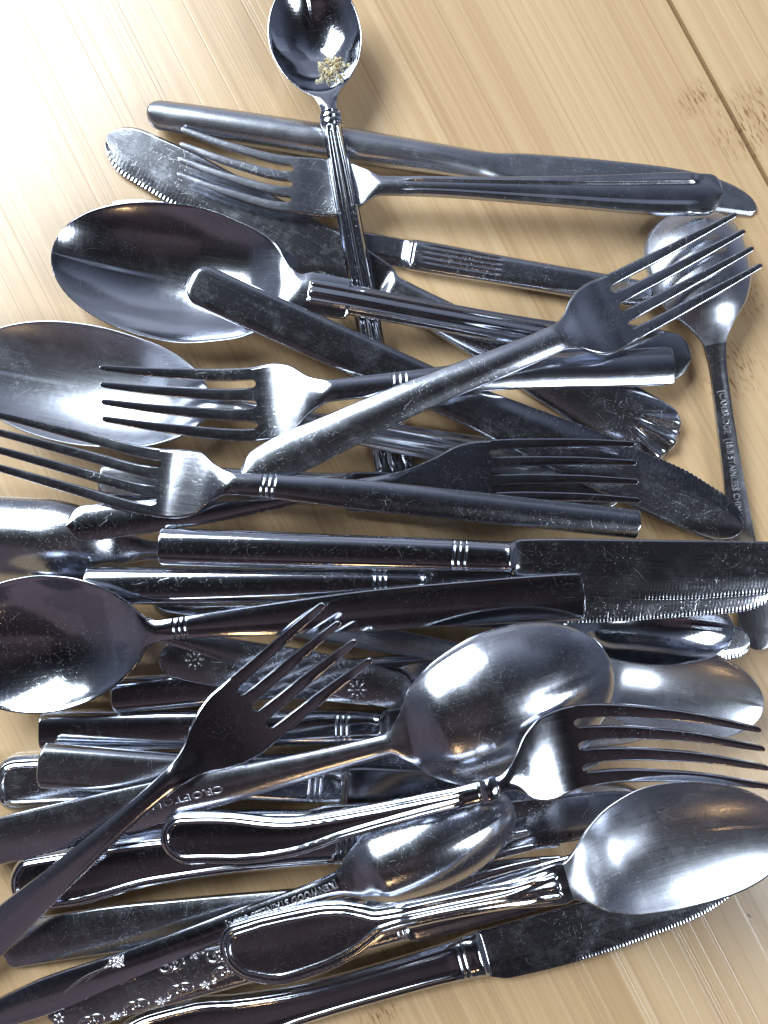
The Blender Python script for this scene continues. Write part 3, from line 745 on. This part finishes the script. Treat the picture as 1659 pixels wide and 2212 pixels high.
knife('W', 'square-shouldered slab-handled knife with worn face, bright three-line band and bolster', (82, 1653), (1428, 1748),
      [(0, 40, 40), (14, 47, 47), (560, 40, 40), (640, 38, 38), (690, 44, 54), (1050, 48, 58), (1250, 44, 46), (1349, 30, 28)], 650, mat='worn', mat2='blade', hh=3.0, hq=5, lines=[576, 588, 600], bolster=645, end=(16, 2.6))
knife('KK', 'plain dark knife almost buried between the lettered spoon handle and the bordered knives', (112, 1792), (1320, 1772),
      [(0, 36, 36), (20, 40, 40), (480, 36, 36), (560, 34, 36), (620, 44, 50), (900, 48, 54), (1100, 44, 44), (1208, 28, 28)], 575, mat='worn', hh=2.4, hq=4)
knife('II', 'knife with rounded toothed blade tip sticking out beyond the spoon bowls', (240, 1503), (1620, 1385),
      [(0, 34, 34), (15, 38, 38), (600, 35, 35), (730, 32, 34), (790, 44, 48), (1100, 50, 48), (1300, 40, 38), (1385, 34, 34)], 740, mat='polished', hh=2.6, hq=4, serr=(1260, 1375, -1), pitch=8, end=(12, 3), tip=(38, 2.2), edge=-1)
fork('EE', 'fork with broad plain tapering handle lying under the long lettered spoon', (4, 2048), (1215, 1838),
     [(0, 46), (20, 50), (230, 50), (450, 40), (700, 24), (800, 20), (850, 26), (900, 50), (960, 58), (1000, 58)], 1000, 46, 815, mat='worn', end=(26, 2.6))
knife('FF', 'knife with thread-bordered fiddle handle beneath the diagonal fork handle', (25, 1912), (1440, 1742),
      [(0, 46, 46), (40, 62, 60), (120, 66, 62), (330, 72, 36), (500, 50, 32), (700, 42, 38), (760, 42, 42), (790, 44, 44), (830, 48, 50), (1100, 50, 55), (1300, 45, 40), (1425, 28, 24)], 790, mat='polished', hh=2.8, hq=3,
      relief=border(725, 0.30, (1.4, 2.9), 0.36, 0.2), need_ed=True, nt=60, lines=[735, 747, 759, 772], end=(50, 2.4))
knife('BB', 'knife with thread-bordered waisted handle and broad fine-toothed blade lying along the bare boards', (240, 2286), (1612, 1895),
      [(0, 44, 44), (40, 66, 66), (110, 78, 76), (200, 76, 74), (300, 58, 58), (416, 45, 43), (550, 40, 40), (712, 42, 41), (770, 44, 44), (826, 50, 50), (842, 48, 56), (870, 48, 66), (1045, 48, 72), (1263, 46, 58), (1380, 34, 34), (1427, 16, 18)], 832, mat='polished', hh=3.0, hq=2.8,
      relief=border(770, 0.34, (1.5, 3.1), 0.38, 0.25), need_ed=True, nt=60, lines=[782, 794], bolster=818, jw=7, serr=(1030, 1420, -1), pitch=7.0, edge=-1, end=(60, 2.4), tip=(120, 1.8))
knife('CC', 'knife with coarse nicks along its edge, half hidden under the fiddle-handled spoon', (340, 2140), (1560, 1806),
      [(0, 30, 30), (20, 36, 36), (400, 34, 34), (560, 32, 34), (600, 42, 44), (860, 46, 46), (1100, 44, 40), (1265, 20, 20)], 575, mat='worn', mat2='bright', hh=2.4, hq=3, serr=(865, 1200, -1), pitch=12, lines=[560, 572], edge=-1)
P_DD = fork('DD', 'fork handle edged with raised scrolls and tiny flowers, beneath the fiddle-handled spoon', (108, 2196), (1165, 1842),
      [(0, 36), (30, 46), (120, 52), (260, 46), (420, 34), (620, 20), (720, 18), (770, 30), (820, 54), (880, 58)], 880, 46, 730, mat='worn', end=(40, 2.2))
spoon('GG', 'satin-bowled teaspoon, bowl up, its tip on the boards under the collared fork', (560, 1335), (1648, 1525),
      [(0, 24), (40, 28), (200, 28), (400, 24), (650, 17), (705, 22), (750, 52), (820, 88), (900, 101), (1000, 88), (1070, 60), (1104, 40)], 705, mat='satin', depth=7.5)
P_S1 = spoon('S1', 'small spoon with engraved daisy on its handle end, between polished spoon bowl and crossing fork', (343, 1420), (1288, 1582),
      [(0, 34), (30, 38), (100, 42), (220, 41), (380, 30), (560, 17), (680, 16), (730, 34), (800, 60), (870, 60), (930, 44), (959, 30)], 685, mat='worn', depth=5, end=(34, 2.2))
P_S2 = spoon('S2', 'small spoon with engraved daisy on its handle end, tucked against the upturned spoon bowl', (893, 1502), (30, 1290),
      [(0, 34), (30, 38), (100, 42), (220, 40), (380, 28), (520, 17), (620, 16), (670, 34), (740, 58), (810, 58), (860, 44), (889, 30)], 625, mat='worn', depth=5, end=(40, 2.2))
spoon('HH', 'mirror-bright spoon bowl showing below the stacked saw-edged blades', (330, 1300), (1585, 1362),
      [(0, 30), (60, 36), (400, 30), (800, 18), (890, 20), (940, 50), (1010, 74), (1090, 82), (1180, 70), (1230, 46), (1257, 30)], 895, mat='polished', depth=9)
fork('J', 'fork with three neck lines and square handle end, tines over the brushed spoon', (1457, 788), (217, 850),
     [(0, 40), (8, 43), (230, 39), (610, 26), (760, 23), (800, 36), (850, 74), (885, 83), (930, 80)], 928, 54, 765,
     offs=[(0, 0), (230, 0), (610, 15), (770, 24), (900, 34), (930, 36), (1100, 20), (1241, 0)], lines=[601, 614, 627], mat='bright', end=(6, 3), crown=[(0, 1.3), (620, 1.1), (765, 0.8), (850, 0.1), (930, 0)])
fork('F', 'plain fork with long smooth pointed-off handle lying diagonally over another fork', (517, 1031), (1617, 518),
     [(0, 26), (40, 40), (120, 46), (345, 38), (600, 31), (735, 29), (768, 40), (800, 64), (830, 78), (860, 82), (908, 79)], 906, 62, 735,
     offs=[(0, 0), (345, -2), (743, -21), (904, -14), (1214, 0)], mat='worn', end=(50, 1.7), crown=[(0, 1.2), (600, 1.4), (735, 1.0), (840, 0.1), (906, 0)])
fork('L', 'fork with tines over the saw-edged blade and rounded handle end on the dark upturned bowl', (143, 1135), (1376, 1020),
     [(0, 32), (40, 40), (120, 38), (450, 22), (650, 15), (720, 20), (800, 42), (860, 66), (900, 71), (932, 70)], 930, 62, 690,
     offs=[(0, 0), (300, 5), (650, 25), (930, 32), (1100, 20), (1238, 0)], mat='polished', end=(40, 2.2))
knife('Q', 'slab-handled knife directly beneath its twin, three lines and saw edge showing below', (184, 1266), (1692, 1264),
      [(0, 38, 38), (10, 41, 41), (650, 37, 39), (745, 35, 37), (790, 44, 56), (900, 48, 76), (1045, 50, 82), (1300, 50, 68), (1470, 42, 48), (1508, 24, 28)], 750, mat='polished', hh=3.4, hq=3, lines=[633, 645, 657], bolster=752, serr=(1045, 1480, -1), pitch=7.6, edge=-1, end=(8, 2.6))
knife('N', 'long slab-handled knife on top of the stack with wide brown-reflecting blade and saw edge', (343, 1180), (1830, 1228),
      [(0, 38, 38), (12, 41, 41), (650, 36, 36), (760, 34, 35), (790, 40, 46), (860, 44, 70), (1050, 48, 82), (1316, 52, 60), (1440, 42, 34), (1488, 24, 14)], 772, mat='polished', mat2='bright', hh=3.4, hq=3, lines=[645, 658, 671], bolster=772, serr=(1057, 1440, -1), pitch=7.6, edge=-1, end=(8, 2.6))
fork('M', 'fork with three lines at the neck and square handle end beside the long slab-handled knife', (1383, 1133), (-75, 938),
     [(0, 29), (8, 32), (560, 33), (800, 26), (890, 24), (930, 40), (970, 70), (1010, 76), (1062, 74)], 1060, 54, 895,
     offs=[(0, 0), (587, 17), (890, 31), (1060, 48), (1227, 28), (1394, 6), (1471, -3)], lines=[800, 812, 824], mat='bright', end=(6, 3), crown=[(0, 1.2), (800, 1.1), (895, 0.8), (970, 0.1), (1060, 0)])
spoon('R', 'mirror-polished tablespoon, bowl up, three lines at neck and square handle end over the knife', (1264, 1288), (-115, 1420),
      [(0, 45), (12, 50), (60, 51), (300, 47), (460, 44), (660, 34), (850, 24), (900, 22), (930, 32), (965, 70), (1030, 115), (1100, 140), (1170, 150), (1280, 132), (1350, 90), (1385, 60)], 912, mat='polished', depth=8,
      offs=[(0, 0), (460, -14), (850, -16), (1150, -8), (1385, 0)], lines=[843, 855, 868], roll=-0.16, end=(10, 2.8), crown=[(0, 0.9), (500, 1.0), (900, 1.0)])
P_Z = spoon('Z', 'long upturned spoon with stamped lettering and a small raised rose on its handle', (-25, 2202), (1110, 1737),
      [(0, 24), (40, 32), (150, 38), (330, 30), (600, 24), (800, 21), (850, 25), (890, 50), (950, 78), (1050, 92), (1140, 78), (1200, 52), (1227, 34)], 852, mat='polished', mat2='worn', convex=True, depth=8, crown=[(0, 1.0), (700, 0.9), (850, 0.9)])
P_U = spoon('U', 'large upturned tablespoon with stamped letters on the back of its broad handle', (-75, 1836), (1322, 1434),
      [(0, 44), (30, 52), (250, 51), (500, 44), (700, 33), (850, 26), (970, 23), (1000, 42), (1050, 100), (1120, 138), (1220, 156), (1320, 142), (1400, 104), (1453, 70)], 975, mat='worn', convex=True, depth=10.5,
      offs=[(0, 0), (300, -10), (525, -15), (970, -24), (1220, -15), (1453, 0)], roll=0.13, end=(24, 2.6), crown=[(0, 1.1), (500, 1.2), (950, 1.0)])
fork('Y', 'fork with knuckle collar at the neck and threaded border round its spatula handle end', (350, 1818), (1656, 1632),
     [(0, 46), (60, 58), (150, 58), (300, 44), (435, 32), (600, 25), (735, 22), (748, 24), (772, 24), (785, 17), (812, 26), (855, 72), (895, 88), (965, 86)], 965, 58, 800,
     offs=[(0, 0), (60, -3), (300, -27), (435, -13), (600, 5), (750, 22), (850, 50), (965, 72), (1150, 45), (1319, 0)], lines=[740, 780], linedepth=0.6, relief=lambda X, Y, T, W, ed, gm: border(700, 0.30, (1.3, 2.5), 0.36, 0.3)(X, Y, T, W, ed, gm) + 1.3 * bump(X, 760, 16), need_ed=True, nt=60, mat='polished', end=(48, 2.3))
spoon('AA', 'fiddle-handled spoon with double thread border, broad bowl up, over the toothed knives', (478, 2062), (1684, 1766),
      [(0, 52), (40, 64), (127, 80), (220, 76), (300, 63), (345, 46), (380, 32), (500, 27), (650, 29), (720, 37), (775, 43), (792, 40), (815, 52), (855, 86), (920, 116), (1000, 128), (1100, 116), (1190, 84), (1241, 50)], 790, mat='bright', mat2='satin', depth=8.0,
      offs=[(0, 0), (127, -18), (300, -8), (540, 0), (800, 2), (1000, 18), (1244, 8)],
      relief=tab_ribs(420, 772, border(760, 0.32, (1.9, 3.4), 0.36, 0.22)), need_ed=True, nt=64, end=(52, 2.4), xfine=[(330, 400), (760, 790)])
fork('T', 'fork lying steeply across the heap, tines up over the polished spoon handle', (-178, 2168), (755, 1361),
     [(0, 36), (60, 44), (232, 42), (500, 27), (700, 20), (775, 21), (805, 25), (835, 35), (865, 53), (900, 70), (940, 78), (986, 78)], 985, 70, 780,
     offs=[(0, 0), (775, 8), (984, 5), (1233, 0)], mat='polished', end=(40, 2.2), crown=[(0, 1.0), (500, 1.1), (780, 0.8), (870, 0.1), (985, 0)])

# ------------------------------------------------------------------ lettering and ornaments on the handles
def pix_to_local(P, u, v):
    """picture point -> (d, off) pixels in the piece's own frame"""
    S = P.S; E, T = np.array(S['E'], float), np.array(S['T'], float); a = (T - E) / np.linalg.norm(T - E)
    q = np.array((u, v), float) - E
    return float(q @ a), float(q @ np.array((a[1], -a[0])))
d, o = pix_to_local(P_U, 437, 1706)
text_on(P_U, 'CROFTON', d, o, 15, math.pi - 0.02, stretch=1.55)
d, o = pix_to_local(P_Z, 640, 1924)
text_on(P_Z, '[KENWOOD STAINLESS U.S.A.]', d, o, 14, math.pi, stretch=0.86)
d, o = pix_to_local(P_I, 1570, 985)
text_on(P_I, '[CAMBRIDGE  [18/8 STAINLESS CHINA]', d, o, 13, math.pi, stretch=0.80)
def daisy(P, u, v):
    d, o = pix_to_local(P, u, v); it = [(d + 2, o + 1, 3.0, 2.2, 0.4, 0.35), (d - 3, o - 2, 2.6, 2.0, 0.2, 0.35)]
    for q in range(8):
        a = 0.25 + q * math.pi / 4
        it.append((d + 15 * math.cos(a), o + 15 * math.sin(a), 7.5, 2.6, a, 0.42))
    domes_on(P, it, 'daisy_emblem')
daisy(P_S1, 420, 1425); daisy(P_S2, 776, 1491)
# the rose on its stem
d, o = pix_to_local(P_Z, 283, 2058)
it = [(d, o, 7, 7, 0, 0.9), (d - 19, o + 4, 9, 4, 1.1, 0.55)]
for q in range(7):
    a = q * 0.9; it.append((d + 9 * math.cos(a), o + 9 * math.sin(a), 6.5, 4.2, a + 1.3, 0.75))
for q in range(4):
    a = 0.5 + q * 1.57; it.append((d + 16 * math.cos(a), o + 16 * math.sin(a) * 0.7, 6, 3.5, a + 0.8, 0.5))
domes_on(P_Z, it, 'rose_ornament')
cords_on(P_Z, [([(d - 14 - s * 130, o - 4 - 22 * s + 10 * math.sin(s * 2.6)) for s in np.linspace(0, 1, 24)], 0.55), ([(d - 20 - s * 70, o + 3 - 18 * s) for s in np.linspace(0, 1, 14)], 0.4)], 'rose_stem')
# scrolls and florets round the fork handle
paths, its = [], []
for side in (1, -1):
    for c in (92, 202, 312, 422):
        hw = pchip([p[0] for p in P_DD.S['prof']], [p[1] for p in P_DD.S['prof']], np.array([float(c)]))[0]
        y0 = side * (hw - 10)
        for dirn in (1, -1):
            paths.append(([(c + dirn * (8 + (4 + 19 * s) * math.cos(2.3 * math.pi * s)), y0 + side * ((4 + 17 * s) * math.sin(2.3 * math.pi * s) * 0.75 - 5)) for s in np.linspace(0, 1, 28)], 0.72))
        for q in range(5):
            a = q * 2 * math.pi / 5; its.append((c + 55 + 8.5 * math.cos(a), y0 + 2 * side + 7.5 * math.sin(a), 5.6, 4.0, a, 0.7))
        its.append((c + 55, y0 + 2 * side, 4, 4, 0, 0.85))
        for r in (0, 6): paths.append(([(c + 66 + s * 16, side * (hw - 6 - r)) for s in np.linspace(0, 1, 8)], 0.45))
for q in range(6):
    a = q * math.pi / 3; its.append((24 + 9 * math.cos(a), -8 + 9 * math.sin(a), 5.5, 3.6, a, 0.55))
cords_on(P_DD, paths, 'scroll_border'); domes_on(P_DD, its, 'floret_border')

# ------------------------------------------------------------------ crumbs
def crumb_mat(name, c0, c1):
    m = bpy.data.materials.new(name); m.use_nodes = True; t = m.node_tree; b = t.nodes['Principled BSDF']
    tc = N(t, 'ShaderNodeTexCoord'); n = N(t, 'ShaderNodeTexNoise'); n.inputs['Scale'].default_value = 420; n.inputs['Detail'].default_value = 3
    t.links.new(tc.outputs['Object'], n.inputs['Vector'])
    r = N(t, 'ShaderNodeValToRGB'); r.color_ramp.elements[0].position = 0.35; r.color_ramp.elements[0].color = (*c0, 1)
    r.color_ramp.elements[1].position = 0.62; r.color_ramp.elements[1].color = (*c1, 1)
    t.links.new(n.outputs['Fac'], r.inputs[0]); t.links.new(r.outputs[0], b.inputs['Base Color']); b.inputs['Roughness'].default_value = 0.45
    b.inputs['Subsurface Weight'].default_value = 0.1; b.inputs['Subsurface Radius'].default_value = (0.001, 0.0006, 0.0003)
    return m
def pebble(r, sx, sy, sz):
    import bmesh
    bm = bmesh.new(); bmesh.ops.create_icosphere(bm, subdivisions=2, radius=1)
    rot = Euler([random.uniform(0, 6.3) for _ in range(3)]).to_matrix()
    ph = [random.uniform(0, 6.3) for _ in range(3)]
    V = []
    for v in bm.verts:
        n = 1 + 0.22 * math.sin(3 * v.co.x + ph[0]) * math.cos(3.3 * v.co.y + ph[1]) + 0.12 * math.sin(6 * v.co.z + ph[2])
        V.append(rot @ Vector((v.co.x * sx * r * n, v.co.y * sy * r * n, v.co.z * sz * r * n)))
    F = [tuple(x.index for x in f.verts) for f in bm.faces]; bm.free()
    return V, F
P = P_D; bpy.context.view_layer.update()
d, o = pix_to_local(P, 716, 135)
Vs, Fs = [], []; mi = []
for q in range(190):
    a, r = random.uniform(0, 6.28), random.random() ** 0.6 * (1.25 if q % 9 == 0 else 1.0)
    # the clump trails off to a point at lower left
    x, y = d + r * 37 * math.cos(a), o + r * 31 * math.sin(a)
    if q < 8: x, y = d - 20 + random.uniform(-8, 6), o + 36 + random.uniform(-14, 6)
    z = surf(P, np.array([[x * P.k, y * P.k]]))[0]
    pr = random.choice((0.00025, 0.0004, 0.0004, 0.0006, 0.0006, 0.0009, 0.0012)) * random.uniform(0.85, 1.15)
    pv, pf = pebble(pr, 1, random.uniform(0.35, 0.75), random.uniform(0.22, 0.45))
    lift = pr * 0.15 + max(0, 0.9 - r) * 0.0006 * random.random()
    n0 = len(Vs); Vs += [(p.x + x * P.k, p.y + y * P.k, p.z + z + lift) for p in pv]; Fs += [tuple(i + n0 for i in f) for f in pf]
me = bpy.data.meshes.new('food_residue'); me.from_pydata(Vs, [], Fs); me.materials.append(crumb_mat('dried_food', (0.46, 0.36, 0.17), (0.70, 0.63, 0.45)))
me.polygons.foreach_set('use_smooth', np.ones(len(me.polygons), bool))
fr = bpy.data.objects.new('food_residue', me); C.objects.link(fr); fr.matrix_world = P.root.matrix_world.copy()
fr['label'] = 'clump of pale dried food crumbs stuck in the fluted spoon bowl'; fr['category'] = 'food'
pv, pf = pebble(0.0006, 1.7, 0.6, 0.6); me = bpy.data.meshes.new('crumb'); me.from_pydata(pv, [], pf); me.materials.append(crumb_mat('white_crumb', (0.75, 0.72, 0.64), (0.85, 0.83, 0.78)))
cb = bpy.data.objects.new('crumb', me); C.objects.link(cb); q = unproject(1619, 1978, 0); cb.location = (q[0], q[1], 0.00035); cb.rotation_euler = (0, 0, 1.3)
cb['label'] = 'tiny white crumb on the bare bamboo beyond the toothed blade'; cb['category'] = 'crumb'
